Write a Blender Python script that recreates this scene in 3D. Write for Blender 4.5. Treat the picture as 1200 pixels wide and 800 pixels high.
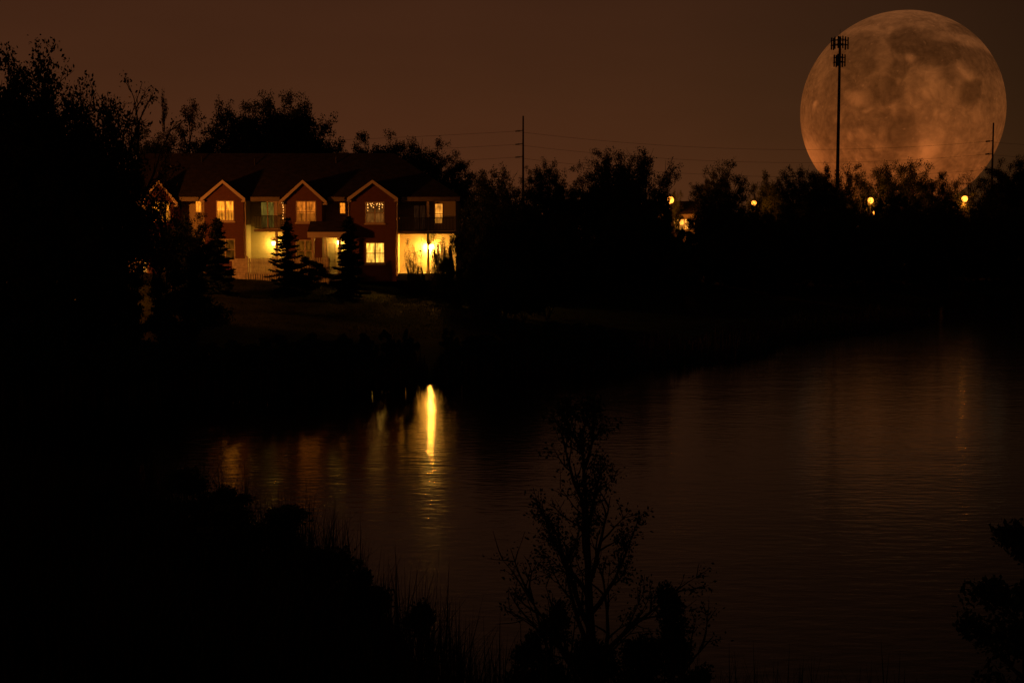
import bpy, math, random
import numpy as np
from mathutils import Vector, Matrix

for o in list(bpy.data.objects):
    bpy.data.objects.remove(o)
S = bpy.context.scene
C = S.collection
R = math.radians

# ------------------------------------------------------------------ camera
FPX = 1550.0                       # focal length in pixels of a 1200 px wide picture
CAMH = 6.8                         # above the water
TH = math.atan(120 / FPX)          # looking slightly down: horizon at y = 280 of 800
cam = bpy.data.objects.new('camera', bpy.data.cameras.new('camera'))
C.objects.link(cam)
cam.location = (0, 0, CAMH)
cam.rotation_euler = (math.pi / 2 - TH, 0, 0)
cam.data.sensor_width = 36
cam.data.lens = FPX / 1200 * 36
cam.data.clip_start = 0.2
cam.data.clip_end = 60000
S.camera = cam

def P(px, py, d):
    """world point on the vertical plane y = d seen at photo pixel (px, py)"""
    v = (px - 600) / FPX
    w = (400 - py) / FPX
    c, s = math.cos(TH), math.sin(TH)
    k = d / (c + w * s)
    return Vector((v * k, d, CAMH + (-s + w * c) * k))

# ------------------------------------------------------------------ night sky
MOON = P(1056, 131, 30000)
mdir = (MOON - cam.location).normalized()
M_EL = math.asin(mdir.z)
M_AZ = math.atan2(mdir.x, mdir.y)

world = bpy.data.worlds.new('World')
S.world = world
world.use_nodes = True
NT = world.node_tree
NT.nodes.clear()
def wn(t, **k):
    n = NT.nodes.new(t)
    for a, b in k.items():
        setattr(n, a, b)
    return n
wl = NT.links.new
tc = wn('ShaderNodeTexCoord')
sep = wn('ShaderNodeSeparateXYZ')
wl(tc.outputs['Generated'], sep.inputs[0])
ramp = wn('ShaderNodeValToRGB')            # town glow: strongest at the horizon
cr = ramp.color_ramp
stops = [(0.0, (.074, .0218, .0078)), (.05, (.070, .0208, .0077)), (.11, (.056, .0180, .0068)), (.19, (.044, .0146, .0062)),
         (.32, (.030, .0110, .0050)), (.6, (.011, .0052, .0027)), (1.0, (.009, .0042, .0022))]
cr.elements[0].position, cr.elements[1].position = 0, 1
cr.elements[0].color = (*stops[0][1], 1)
cr.elements[1].color = (*stops[-1][1], 1)
for p, c in stops[1:-1]:
    cr.elements.new(p).color = (*c, 1)
wl(sep.outputs['Z'], ramp.inputs[0])
mx = wn('ShaderNodeMapRange')              # the town lies to the left: glow fades to the right
mx.inputs['From Min'].default_value = -.5
mx.inputs['From Max'].default_value = .5
wl(sep.outputs['X'], mx.inputs['Value'])
mr = wn('ShaderNodeValToRGB')
for i_, (p, v) in enumerate(((0, 1.08), (.45, 1.0), (.62, .84), (.78, .50), (.9, .23), (1, .18))):
    e_ = mr.color_ramp.elements[0] if i_ == 0 else mr.color_ramp.elements[-1] if i_ == 5 else mr.color_ramp.elements.new(p)
    e_.color = (v, v, v, 1)
wl(mx.outputs[0], mr.inputs[0])
nz = wn('ShaderNodeTexNoise')
nz.inputs['Scale'].default_value = 5
nz.inputs['Detail'].default_value = 3
mpn = wn('ShaderNodeMapping')
mpn.inputs['Scale'].default_value = (1, 1, 4)
wl(tc.outputs['Generated'], mpn.inputs['Vector'])
wl(mpn.outputs[0], nz.inputs['Vector'])
mr2 = wn('ShaderNodeMapRange')
mr2.inputs['To Min'].default_value = .86
mr2.inputs['To Max'].default_value = 1.14
wl(nz.outputs[0], mr2.inputs['Value'])
mu = wn('ShaderNodeMath', operation='MULTIPLY')
wl(mr.outputs[0], mu.inputs[0])
wl(mr2.outputs[0], mu.inputs[1])
bg1 = wn('ShaderNodeBackground')
wl(ramp.outputs[0], bg1.inputs['Color'])
wl(mu.outputs[0], bg1.inputs['Strength'])
sky = wn('ShaderNodeTexSky', sky_type='NISHITA')
sky.sun_disc = False
sky.sun_elevation = M_EL
sky.sun_rotation = M_AZ
bg2 = wn('ShaderNodeBackground')
wl(sky.outputs[0], bg2.inputs['Color'])
bg2.inputs['Strength'].default_value = .0002
add = wn('ShaderNodeAddShader')
wl(bg1.outputs[0], add.inputs[0])
wl(bg2.outputs[0], add.inputs[1])
wo = wn('ShaderNodeOutputWorld')
wl(add.outputs[0], wo.inputs['Surface'])

# moonlight: very weak, as wide as the moon looks
sl = bpy.data.lights.new('moonlight', 'SUN')
sl.energy = .0011
sl.angle = R(8.8)
sl.color = (1, .70, .42)
so = bpy.data.objects.new('moonlight', sl)
C.objects.link(so)
so.rotation_euler = (-mdir).to_track_quat('-Z', 'Y').to_euler()

S.view_settings.view_transform = 'Standard'
S.view_settings.look = 'None'
S.view_settings.exposure = 0
S.view_settings.gamma = 1

# ------------------------------------------------------------------ helpers
def tag(o, label=None, cat=None, group=None, kind=None):
    if label: o['label'] = label
    if cat: o['category'] = cat
    if group: o['group'] = group
    if kind: o['kind'] = kind
    return o

def thing(name, label, cat, loc=(0, 0, 0), rz=0, group=None):
    o = bpy.data.objects.new(name, None)
    C.objects.link(o)
    o.location = loc
    o.rotation_euler = (0, 0, rz)
    o.empty_display_size = .3
    return tag(o, label, cat, group)

class MB:
    """collects shapes (world or local coordinates) for ONE mesh object"""
    def __init__(self):
        self.v, self.f, self.n = [], [], 0
    def add(self, vs, fs):
        self.v += [tuple(p) for p in vs]
        self.f += [tuple(i + self.n for i in q) for q in fs]
        self.n += len(vs)
        return self
    def box(self, x0, x1, y0, y1, z0, z1):
        vs = [(x, y, z) for z in (z0, z1) for y in (y0, y1) for x in (x0, x1)]
        return self.add(vs, [(0, 2, 3, 1), (4, 5, 7, 6), (0, 1, 5, 4), (2, 6, 7, 3), (0, 4, 6, 2), (1, 3, 7, 5)])
    def prism(self, pts, y0, y1):
        """polygon in xz (counter-clockwise seen from -y) extruded along y"""
        n = len(pts)
        vs = [(x, y0, z) for x, z in pts] + [(x, y1, z) for x, z in pts]
        fs = [tuple(range(n)), tuple(range(2 * n - 1, n - 1, -1))]
        fs += [(i, i + n, (i + 1) % n + n, (i + 1) % n) for i in range(n)]
        return self.add(vs, fs)
    def tube(self, pts, rs, n=6, cap=True):
        pts = [Vector(p) for p in pts]
        if not hasattr(rs, '__len__'): rs = [rs] * len(pts)
        vs, fs = [], []
        for i, p in enumerate(pts):
            t = (pts[min(i + 1, len(pts) - 1)] - pts[max(i - 1, 0)])
            t = t.normalized() if t.length > 1e-9 else Vector((0, 0, 1))
            a = t.cross(Vector((0, 0, 1)) if abs(t.z) < .9 else Vector((1, 0, 0))).normalized()
            b = t.cross(a)
            for k in range(n):
                q = 2 * math.pi * k / n
                vs.append(p + (a * math.cos(q) + b * math.sin(q)) * rs[i])
        for i in range(len(pts) - 1):
            for k in range(n):
                k2 = (k + 1) % n
                fs.append((i * n + k, i * n + k2, (i + 1) * n + k2, (i + 1) * n + k))
        if cap:
            fs.append(tuple(range(n)))
            fs.append(tuple(range(len(vs) - 1, len(vs) - n - 1, -1)))
        return self.add(vs, fs)
    def lathe(self, prof, c=(0, 0, 0), n=12):
        vs, fs = [], []
        for r, z in prof:
            for k in range(n):
                q = 2 * math.pi * k / n
                vs.append((c[0] + r * math.cos(q), c[1] + r * math.sin(q), c[2] + z))
        for i in range(len(prof) - 1):
            for k in range(n):
                k2 = (k + 1) % n
                fs.append((i * n + k, i * n + k2, (i + 1) * n + k2, (i + 1) * n + k))
        fs.append(tuple(range(n - 1, -1, -1)))
        fs.append(tuple(range(len(vs) - n, len(vs))))
        return self.add(vs, fs)
    def ball(self, c, r, n=8):
        m = n // 2 + 1
        return self.lathe([(max(r * math.sin(math.pi * i / m), r * .05), -r * math.cos(math.pi * i / m)) for i in range(m + 1)], c, n)
    def build(self, name, mat, parent=None, smooth=False, origin=(0, 0, 0)):
        me = bpy.data.meshes.new(name)
        me.from_pydata([tuple(Vector(p) - Vector(origin)) for p in self.v], [], self.f)
        me.materials.append(mat)
        if smooth:
            me.polygons.foreach_set('use_smooth', [True] * len(me.polygons))
        o = bpy.data.objects.new(name, me)
        C.objects.link(o)
        if parent: o.parent = parent
        else: o.location = origin
        return o

def quads_object(name, V, mat, parent=None):
    """numpy (n,4,3) quads -> one mesh object"""
    n = len(V)
    me = bpy.data.meshes.new(name)
    me.vertices.add(n * 4)
    me.vertices.foreach_set('co', np.ascontiguousarray(V, dtype=np.float32).ravel())
    me.loops.add(n * 4)
    me.loops.foreach_set('vertex_index', np.arange(n * 4, dtype=np.int32))
    me.polygons.add(n)
    me.polygons.foreach_set('loop_start', np.arange(0, n * 4, 4, dtype=np.int32))
    me.polygons.foreach_set('loop_total', np.full(n, 4, dtype=np.int32))
    me.update(calc_edges=True)
    me.materials.append(mat)
    o = bpy.data.objects.new(name, me)
    C.objects.link(o)
    if parent: o.parent = parent
    return o

# ------------------------------------------------------------------ materials
def mat(name, col, rough=.8, var=.25, scale=3.0, spec=.3, metal=0, bump=0, bscale=40, coords='Object'):
    m = bpy.data.materials.new(name)
    m.use_nodes = True
    nt = m.node_tree
    b = nt.nodes['Principled BSDF']
    b.inputs['Roughness'].default_value = rough
    b.inputs['Metallic'].default_value = metal
    b.inputs['Specular IOR Level'].default_value = spec
    t = nt.nodes.new('ShaderNodeTexCoord')
    n = nt.nodes.new('ShaderNodeTexNoise')
    n.inputs['Scale'].default_value = scale
    n.inputs['Detail'].default_value = 4
    nt.links.new(t.outputs[coords], n.inputs['Vector'])
    r = nt.nodes.new('ShaderNodeValToRGB')
    r.color_ramp.elements[0].position = .3
    r.color_ramp.elements[1].position = .7
    r.color_ramp.elements[0].color = (*[c * (1 - var) for c in col], 1)
    r.color_ramp.elements[1].color = (*[min(1, c * (1 + var)) for c in col], 1)
    nt.links.new(n.outputs[0], r.inputs[0])
    nt.links.new(r.outputs[0], b.inputs['Base Color'])
    if bump:
        n2 = nt.nodes.new('ShaderNodeTexNoise')
        n2.inputs['Scale'].default_value = bscale
        nt.links.new(t.outputs[coords], n2.inputs['Vector'])
        bp = nt.nodes.new('ShaderNodeBump')
        bp.inputs['Strength'].default_value = bump
        nt.links.new(n2.outputs[0], bp.inputs['Height'])
        nt.links.new(bp.outputs[0], b.inputs['Normal'])
    return m

def brick_mat():
    m = mat('brick', (.3, .15, .1), .9, .2, 1.2)
    nt = m.node_tree
    b = nt.nodes['Principled BSDF']
    t = nt.nodes.new('ShaderNodeTexCoord')
    mp = nt.nodes.new('ShaderNodeMapping')
    mp.inputs['Rotation'].default_value = (R(90), 0, 0)
    br = nt.nodes.new('ShaderNodeTexBrick')
    br.inputs['Scale'].default_value = 1
    br.inputs['Brick Width'].default_value = .22
    br.inputs['Row Height'].default_value = .075
    br.inputs['Mortar Size'].default_value = .008
    br.inputs['Color1'].default_value = (.15, .052, .03, 1)
    br.inputs['Color2'].default_value = (.19, .070, .042, 1)
    br.inputs['Mortar'].default_value = (.19, .13, .10, 1)
    nt.links.new(t.outputs['Object'], mp.inputs[0])
    nt.links.new(mp.outputs[0], br.inputs['Vector'])
    nt.links.new(br.outputs['Color'], b.inputs['Base Color'])
    return m

def siding_mat(name, col):
    m = mat(name, col, .6, .06, .8)
    nt = m.node_tree
    b = nt.nodes['Principled BSDF']
    t = nt.nodes.new('ShaderNodeTexCoord')
    s = nt.nodes.new('ShaderNodeSeparateXYZ')
    nt.links.new(t.outputs['Object'], s.inputs[0])
    mm = nt.nodes.new('ShaderNodeMath')
    mm.operation = 'MULTIPLY'
    mm.inputs[1].default_value = 5.5
    fr = nt.nodes.new('ShaderNodeMath')
    fr.operation = 'FRACT'
    nt.links.new(s.outputs['Z'], mm.inputs[0])
    nt.links.new(mm.outputs[0], fr.inputs[0])
    bp = nt.nodes.new('ShaderNodeBump')
    bp.inputs['Strength'].default_value = .6
    bp.inputs['Distance'].default_value = .03
    bp.invert = True
    nt.links.new(fr.outputs[0], bp.inputs['Height'])
    nt.links.new(bp.outputs[0], b.inputs['Normal'])
    return m

def shingle_mat():
    m = mat('shingles', (.045, .034, .03), .95, .35, 2.5)
    nt = m.node_tree
    b = nt.nodes['Principled BSDF']
    t = nt.nodes.new('ShaderNodeTexCoord')
    w = nt.nodes.new('ShaderNodeTexWave')
    w.bands_direction = 'Z'
    w.wave_profile = 'SAW'
    w.inputs['Scale'].default_value = 1.6
    nt.links.new(t.outputs['Object'], w.inputs['Vector'])
    bp = nt.nodes.new('ShaderNodeBump')
    bp.inputs['Strength'].default_value = .5
    bp.inputs['Distance'].default_value = .03
    nt.links.new(w.outputs[0], bp.inputs['Height'])
    nt.links.new(bp.outputs[0], b.inputs['Normal'])
    return m

def emit(name, col, s):
    m = bpy.data.materials.new(name)
    m.use_nodes = True
    nt = m.node_tree
    nt.nodes.clear()
    e = nt.nodes.new('ShaderNodeEmission')
    e.inputs['Color'].default_value = (*col, 1)
    e.inputs['Strength'].default_value = s
    o = nt.nodes.new('ShaderNodeOutputMaterial')
    nt.links.new(e.outputs[0], o.inputs[0])
    return m

def room_mat(name, col, top, low, split, seed):
    """a lit room behind glass: blind in the upper sash, curtain folds and room clutter below; coordinates 0..1 over the pane"""
    m = bpy.data.materials.new(name)
    m.use_nodes = True
    nt = m.node_tree
    nt.nodes.clear()
    L = nt.links.new
    t = nt.nodes.new('ShaderNodeTexCoord')
    s = nt.nodes.new('ShaderNodeSeparateXYZ')
    L(t.outputs['Generated'], s.inputs[0])
    r = nt.nodes.new('ShaderNodeMapRange')
    r.inputs['From Min'].default_value = split - .03
    r.inputs['From Max'].default_value = split + .03
    r.inputs['To Min'].default_value = low
    r.inputs['To Max'].default_value = top
    L(s.outputs['Z'], r.inputs['Value'])
    n = nt.nodes.new('ShaderNodeTexNoise')
    n.inputs['Scale'].default_value = 3.2
    n.inputs['Detail'].default_value = 3
    mp = nt.nodes.new('ShaderNodeMapping')
    mp.inputs['Location'].default_value = (seed * 3.1, 0, seed * 1.7)
    mp.inputs['Scale'].default_value = (2.2, 1, .8)
    L(t.outputs['Generated'], mp.inputs[0])
    L(mp.outputs[0], n.inputs['Vector'])
    r2 = nt.nodes.new('ShaderNodeMapRange')
    r2.inputs['From Min'].default_value = .32
    r2.inputs['From Max'].default_value = .68
    r2.inputs['To Min'].default_value = .3
    r2.inputs['To Max'].default_value = 1.5
    L(n.outputs[0], r2.inputs['Value'])
    w = nt.nodes.new('ShaderNodeTexWave')
    w.bands_direction = 'Z'
    w.inputs['Scale'].default_value = 5
    L(t.outputs['Generated'], w.inputs['Vector'])
    r3 = nt.nodes.new('ShaderNodeMapRange')
    r3.inputs['To Min'].default_value = .85
    L(w.outputs[0], r3.inputs['Value'])
    m1 = nt.nodes.new('ShaderNodeMath'); m1.operation = 'MULTIPLY'
    m2 = nt.nodes.new('ShaderNodeMath'); m2.operation = 'MULTIPLY'
    L(r.outputs[0], m1.inputs[0]); L(r2.outputs[0], m1.inputs[1])
    L(m1.outputs[0], m2.inputs[0]); L(r3.outputs[0], m2.inputs[1])
    e = nt.nodes.new('ShaderNodeEmission')
    e.inputs['Color'].default_value = (*col, 1)
    L(m2.outputs[0], e.inputs['Strength'])
    g = nt.nodes.new('ShaderNodeBsdfGlossy')
    g.inputs['Roughness'].default_value = .03
    g.inputs['Color'].default_value = (.05, .05, .05, 1)
    a = nt.nodes.new('ShaderNodeAddShader')
    L(e.outputs[0], a.inputs[0]); L(g.outputs[0], a.inputs[1])
    o = nt.nodes.new('ShaderNodeOutputMaterial')
    L(a.outputs[0], o.inputs[0])
    return m

BRICK = brick_mat()
SIDING = siding_mat('cream_siding', (.62, .55, .40))
SHINGLE = shingle_mat()
TRIM = mat('white_trim', (.72, .60, .48), .5, .06)
GUTTER = mat('gutter_paint', (.25, .21, .17), .5, .15)
DARKMETAL = mat('dark_metal', (.03, .03, .03), .5, .2, spec=.5)
STEEL = mat('weathered_steel', (.06, .05, .045), .7, .3, 2, metal=.3)
WOOD = mat('fence_wood', (.6, .56, .48), .85, .3, 4)
CONCRETE = mat('concrete', (.35, .33, .3), .9, .15, 2)
DARKGLASS = mat('dark_glass', (.01, .01, .01), .05, .1, spec=.6)
BARK = mat('bark', (.05, .038, .028), .95, .35, 6)
LEAF = mat('leaves', (.045, .06, .025), .8, .4, 1.2, spec=.15)
LEAF2 = mat('autumn_leaves', (.08, .06, .03), .8, .4, 1.2, spec=.15)
NEEDLE = mat('needles', (.02, .032, .018), .85, .3, 2, spec=.1)
REED = mat('reeds', (.06, .05, .03), .85, .35, 1.5, spec=.15)
CATTAIL = mat('cattail_head', (.04, .024, .014), .95, .2)

# ------------------------------------------------------------------ ground, lake
FAR = [(-140, 46), (-70, 47), (-34, 50), (-20, 52.5), (-14.6, 54.5), (-9, 57), (-4, 61.5), (1.1, 66), (7, 70), (11, 73.5), (14.3, 78), (17.5, 86),
       (22, 93), (28, 99), (33, 106), (37, 118), (43, 138), (52, 155), (66, 166), (110, 178), (150, 165), (175, 120)]
NEAR = [(150, 70), (110, 42), (60, 24), (25, 17), (10, 15.5), (6, 15.2), (3.3, 15.6), (1.2, 16.4), (-.6, 17.6), (-2.2, 19), (-3.3, 21.5), (-4.4, 25), (-7.4, 27.5),
        (-12, 30), (-22, 33), (-50, 34), (-110, 35)]
LAKE = np.array(FAR + NEAR, dtype=float)

def sd_lake(x, y):
    """positive on land: distance to the shoreline"""
    x = np.asarray(x, float); y = np.asarray(y, float)
    d = np.full(x.shape, 1e9)
    ins = np.zeros(x.shape, bool)
    n = len(LAKE)
    for i in range(n):
        ax, ay = LAKE[i]; bx, by = LAKE[(i + 1) % n]
        ex, ey = bx - ax, by - ay
        t = np.clip(((x - ax) * ex + (y - ay) * ey) / (ex * ex + ey * ey), 0, 1)
        d = np.minimum(d, np.hypot(x - ax - t * ex, y - ay - t * ey))
        c = ((ay > y) != (by > y)) & (x < (bx - ax) * (y - ay) / (by - ay + 1e-12) + ax)
        ins ^= c
    return np.where(ins, -d, d)

def sm(t):
    t = np.clip(t, 0, 1)
    return t * t * (3 - 2 * t)

def ground_h(x, y):
    x = np.asarray(x, float); y = np.asarray(y, float)
    d = sd_lake(x, y) + .35 * np.sin(x * .9 + np.sin(y * .7)) * np.cos(y * 1.1 + x * .3)
    k = sm((y - 30 - .25 * np.abs(x)) / 14)
    far = 4.2 * sm(np.maximum(d, 0) / 78 + .0) / sm(.5) * (np.maximum(d, 0) < 39) + 4.2 * (np.maximum(d, 0) >= 39) + .35 * (1 - np.exp(-np.maximum(d, 0) / 1.2)) - .35 * sm(np.maximum(d, 0) / 39)
    near = 5.2 * sm(np.maximum(d, 0) / 14.5 * .92 + .0) + .25 * np.minimum(np.maximum(d, 0), 1)
    h = far * k + near * (1 - k)
    h = h + .05 * np.sin(x * .8) * np.sin(y * .63 + 1) * (d > .3) * np.clip(60 / (np.abs(y) + 30), 0, 1)
    return np.where(d > 0, h, np.maximum(d * .35, -1.6))

def gz(x, y):
    return float(ground_h(np.array([x]), np.array([y]))[0])

def axis(lo, hi, step, far_lo, far_hi):
    a = list(np.arange(lo, hi + 1e-6, step))
    s = step; v = hi
    while v < far_hi:
        s *= 1.35; v += s; a.append(v)
    s = step; v = lo
    while v > far_lo:
        s *= 1.35; v -= s; a.insert(0, v)
    return np.array(a)
gx = axis(-45, 75, .9, -9000, 9000)
gy = axis(0, 185, .9, -400, 12000)
XX, YY = np.meshgrid(gx, gy)
ZZ = ground_h(XX, YY)
nx, ny = len(gx), len(gy)
gv = np.stack([XX, YY, ZZ], -1).reshape(-1, 3)
ii, jj = np.meshgrid(np.arange(nx - 1), np.arange(ny - 1))
a0 = (jj * nx + ii).ravel()
gf = np.stack([a0, a0 + 1, a0 + 1 + nx, a0 + nx], -1)
me = bpy.data.meshes.new('ground')
me.from_pydata(gv.tolist(), [], gf.tolist())
me.polygons.foreach_set('use_smooth', [True] * len(me.polygons))
GRASSM = mat('lawn', (.021, .026, .010), .95, .45, .6, spec=.05, bump=.5, bscale=14)
me.materials.append(GRASSM)
ground = bpy.data.objects.new('ground', me)
C.objects.link(ground)
tag(ground, kind='structure')

def water_mat():
    m = bpy.data.materials.new('lake_water')
    m.use_nodes = True
    nt = m.node_tree
    L = nt.links.new
    b = nt.nodes['Principled BSDF']
    b.inputs['Base Color'].default_value = (.004, .0045, .0035, 1)
    b.inputs['Roughness'].default_value = .115
    b.inputs['IOR'].default_value = 1.48
    b.inputs['Specular Tint'].default_value = (.72, 1, 1, 1)
    b.inputs['Specular IOR Level'].default_value = .5
    t = nt.nodes.new('ShaderNodeTexCoord')
    def noise(scale, sx, sy, det, rot=0):
        mp = nt.nodes.new('ShaderNodeMapping')
        mp.inputs['Scale'].default_value = (sx, sy, 1)
        mp.inputs['Rotation'].default_value = (0, 0, rot)
        n = nt.nodes.new('ShaderNodeTexNoise')
        n.inputs['Scale'].default_value = scale
        n.inputs['Detail'].default_value = det
        L(t.outputs['Object'], mp.inputs[0]); L(mp.outputs[0], n.inputs['Vector'])
        return n.outputs[0]
    a = noise(3.2, .45, 1.0, 3, .12)
    c = noise(.35, .6, 1.0, 2, -.2)
    ad = nt.nodes.new('ShaderNodeMath'); ad.operation = 'MULTIPLY_ADD'
    ad.inputs[1].default_value = 1.6
    L(c, ad.inputs[0]); L(a, ad.inputs[2])
    bp = nt.nodes.new('ShaderNodeBump')
    bp.inputs['Strength'].default_value = 1
    bp.inputs['Distance'].default_value = .0115
    L(ad.outputs[0], bp.inputs['Height'])
    L(bp.outputs[0], b.inputs['Normal'])
    return m
wm = MB()
wm.add([(-150, 8, 0), (190, 8, 0), (190, 185, 0), (-150, 185, 0)], [(0, 1, 2, 3)])
tag(wm.build('lake_water', water_mat()), kind='structure')

# ------------------------------------------------------------------ moon
def moon_mat():
    m = bpy.data.materials.new('moon_surface')
    m.use_nodes = True
    nt = m.node_tree
    nt.nodes.clear()
    L = nt.links.new
    def N(t, **k):
        n = nt.nodes.new(t)
        for a, b in k.items(): setattr(n, a, b)
        return n
    def mth(op, a, b, clamp=False):
        n = N('ShaderNodeMath', operation=op, use_clamp=clamp)
        for i, x in enumerate((a, b)):
            if isinstance(x, (int, float)): n.inputs[i].default_value = x
            else: L(x, n.inputs[i])
        return n.outputs[0]
    t = N('ShaderNodeTexCoord')
    pos = N('ShaderNodeMapping')
    pos.inputs['Scale'].default_value = (1, 1, 1)
    L(t.outputs['Object'], pos.inputs[0])
    n1 = N('ShaderNodeTexNoise')
    n1.inputs['Scale'].default_value = 3.0; n1.inputs['Detail'].default_value = 5
    L(pos.outputs[0], n1.inputs['Vector'])
    off = N('ShaderNodeVectorMath', operation='SUBTRACT'); off.inputs[1].default_value = (.5, .5, .5)
    L(n1.outputs['Color'], off.inputs[0])
    sc = N('ShaderNodeVectorMath', operation='SCALE'); sc.inputs['Scale'].default_value = .24
    L(off.outputs[0], sc.inputs[0])
    wp = N('ShaderNodeVectorMath', operation='ADD')
    L(pos.outputs[0], wp.inputs[0]); L(sc.outputs[0], wp.inputs[1])
    def blob(u, v, ru, rv, warped=True, soft=.35):
        mp = N('ShaderNodeVectorMath', operation='SUBTRACT'); mp.inputs[1].default_value = (u, 0, v)
        L((wp if warped else pos).outputs[0], mp.inputs[0])
        ml = N('ShaderNodeVectorMath', operation='MULTIPLY'); ml.inputs[1].default_value = (1 / ru, 0, 1 / rv)
        L(mp.outputs[0], ml.inputs[0])
        ln = N('ShaderNodeVectorMath', operation='LENGTH')
        L(ml.outputs[0], ln.inputs[0])
        r = N('ShaderNodeMapRange', interpolation_type='SMOOTHSTEP')
        r.inputs['From Min'].default_value = 1 + soft
        r.inputs['From Max'].default_value = 1 - soft
        L(ln.outputs['Value'], r.inputs['Value'])
        return r.outputs[0]
    maria = [(.01, .61, .19, .13, 1), (.20, .55, .16, .13, 1), (.36, .47, .24, .18, 1), (.55, .46, .16, .13, .85), (.76, .40, .16, .17, .75), (.65, .12, .10, .12, 1), (.44, .24, .09, .09, .85),
             (-.36, .47, .23, .20, .62), (-.03, .33, .14, .10, .7), (-.13, .12, .19, .13, .7), (.03, -.28, .14, .19, .95), (-.08, -.12, .13, .10, .55), (-.53, .17, .22, .18, .42),
             (.58, .76, .16, .10, .8), (-.25, -.18, .12, .1, .4), (-.12, -.5, .16, .1, .45), (-.62, -.2, .16, .14, .35), (.82, .1, .08, .2, .3)]
    dark = None
    for u, v, ru, rv, k in maria:
        b = mth('MULTIPLY', blob(u, v, ru, rv, True, .32), k)
        dark = b if dark is None else mth('MAXIMUM', dark, b)
    n2 = N('ShaderNodeTexNoise')
    n2.inputs['Scale'].default_value = 6; n2.inputs['Detail'].default_value = 7; n2.inputs['Roughness'].default_value = .62
    L(pos.outputs[0], n2.inputs['Vector'])
    tex = N('ShaderNodeMapRange')
    tex.inputs['From Min'].default_value = .3; tex.inputs['From Max'].default_value = .72
    tex.inputs['To Min'].default_value = .80; tex.inputs['To Max'].default_value = 1.2
    L(n2.outputs[0], tex.inputs['Value'])
    n3 = N('ShaderNodeTexNoise')
    n3.inputs['Scale'].default_value = 17; n3.inputs['Detail'].default_value = 5; n3.inputs['Roughness'].default_value = .6
    L(wp.outputs[0], n3.inputs['Vector'])
    tex3 = N('ShaderNodeMapRange')
    tex3.inputs['From Min'].default_value = .35; tex3.inputs['From Max'].default_value = .7
    tex3.inputs['To Min'].default_value = .80; tex3.inputs['To Max'].default_value = 1.28
    L(n3.outputs[0], tex3.inputs['Value'])
    # bright rays and craters
    vor = N('ShaderNodeTexVoronoi')
    vor.inputs['Scale'].default_value = 11
    L(wp.outputs[0], vor.inputs['Vector'])
    spots = N('ShaderNodeMapRange')
    spots.inputs['From Min'].default_value = .16; spots.inputs['From Max'].default_value = .02
    spots.inputs['To Min'].default_value = 0; spots.inputs['To Max'].default_value = .42
    L(vor.outputs['Distance'], spots.inputs['Value'])
    bright = None
    for u, v, r, k in [(-.81, .035, .03, .7), (-.41, .05, .055, .6), (-.50, .06, .05, .3), (-.59, -.14, .045, .4), (-.34, -.29, .045, .45), (-.2, -.40, .045, .35), (.26, -.45, .08, .7), (.20, -.40, .18, .3),
                       (-.86, -.45, .12, .7), (.09, .45, .045, .4), (.22, .05, .035, .4), (.32, -.10, .03, .35), (.14, -.02, .03, .3), (.42, -.12, .035, .3), (.30, .10, .04, .3), (.47, .04, .04, .25), (.36, -.3, .05, .25),
                       (-.08, -.06, .04, .4), (.06, .02, .035, .3), (-.02, .2, .03, .3), (.53, .30, .07, .35), (.62, .26, .05, .25), (-.3, -.06, .03, .3), (-.45, -.32, .03, .3), (.52, -.38, .05, .25), (.7, -.1, .05, .2)]:
        b = mth('MULTIPLY', blob(u, v, r, r * 1.1, True, .8), k * 1.35)
        bright = b if bright is None else mth('ADD', bright, b)
    high = None
    for u, v, ru, rv, k in [(.36, -.18, .36, .42, .20), (-.06, .94, .3, .07, .28), (.48, .645, .2, .035, .28), (.68, .58, .14, .035, .22), (-.39, .73, .2, .045, .22), (-.18, .40, .06, .2, .3),
                            (-.77, .37, .06, .24, .2), (.32, .2, .06, .11, .25), (-.1, .74, .2, .06, .15), (-.93, -.25, .05, .25, .35)]:
        b = mth('MULTIPLY', blob(u, v, ru, rv, True, .7), k)
        high = b if high is None else mth('ADD', high, b)
    s = N('ShaderNodeSeparateXYZ')
    L(t.outputs['Object'], s.inputs[0])
    val = mth('SUBTRACT', 1.0, mth('MULTIPLY', dark, .52))
    val = mth('MULTIPLY', mth('MULTIPLY', val, tex.outputs[0]), tex3.outputs[0])
    val = mth('ADD', val, mth('ADD', mth('ADD', bright, high), spots.outputs[0]))
    # air near the horizon reddens the low side
    rr = N('ShaderNodeValToRGB')
    e = rr.color_ramp.elements
    e[0].position = 0; e[1].position = 1
    e[0].color = (.30, .070, .0125, 1)
    e[1].color = (.135, .045, .0135, 1)
    e2 = rr.color_ramp.elements.new(.35); e2.color = (.185, .050, .0105, 1)
    e3 = rr.color_ramp.elements.new(.6); e3.color = (.155, .046, .0105, 1)
    zz = mth('MULTIPLY_ADD', s.outputs['Z'], .5)
    nt.nodes[-1].inputs[2].default_value = .5
    zz = mth('ADD', zz, mth('MULTIPLY', s.outputs['X'], .10))
    L(zz, rr.inputs[0])
    em = N('ShaderNodeEmission')
    L(rr.outputs[0], em.inputs['Color'])
    L(mth('MULTIPLY', val, .85), em.inputs['Strength'])
    o = N('ShaderNodeOutputMaterial')
    L(em.outputs[0], o.inputs[0])
    return m
mb = MB()
mb.lathe([(max(math.sin(math.pi * i / 48), .002), -math.cos(math.pi * i / 48)) for i in range(49)], (0, 0, 0), 96)
moon = mb.build('moon', moon_mat(), smooth=True)
mdist = (MOON - cam.location).length
moon.location = MOON
moon.scale = [114.5 / FPX * 30000] * 3
moon.rotation_euler = (0, 0, -M_AZ)
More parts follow.
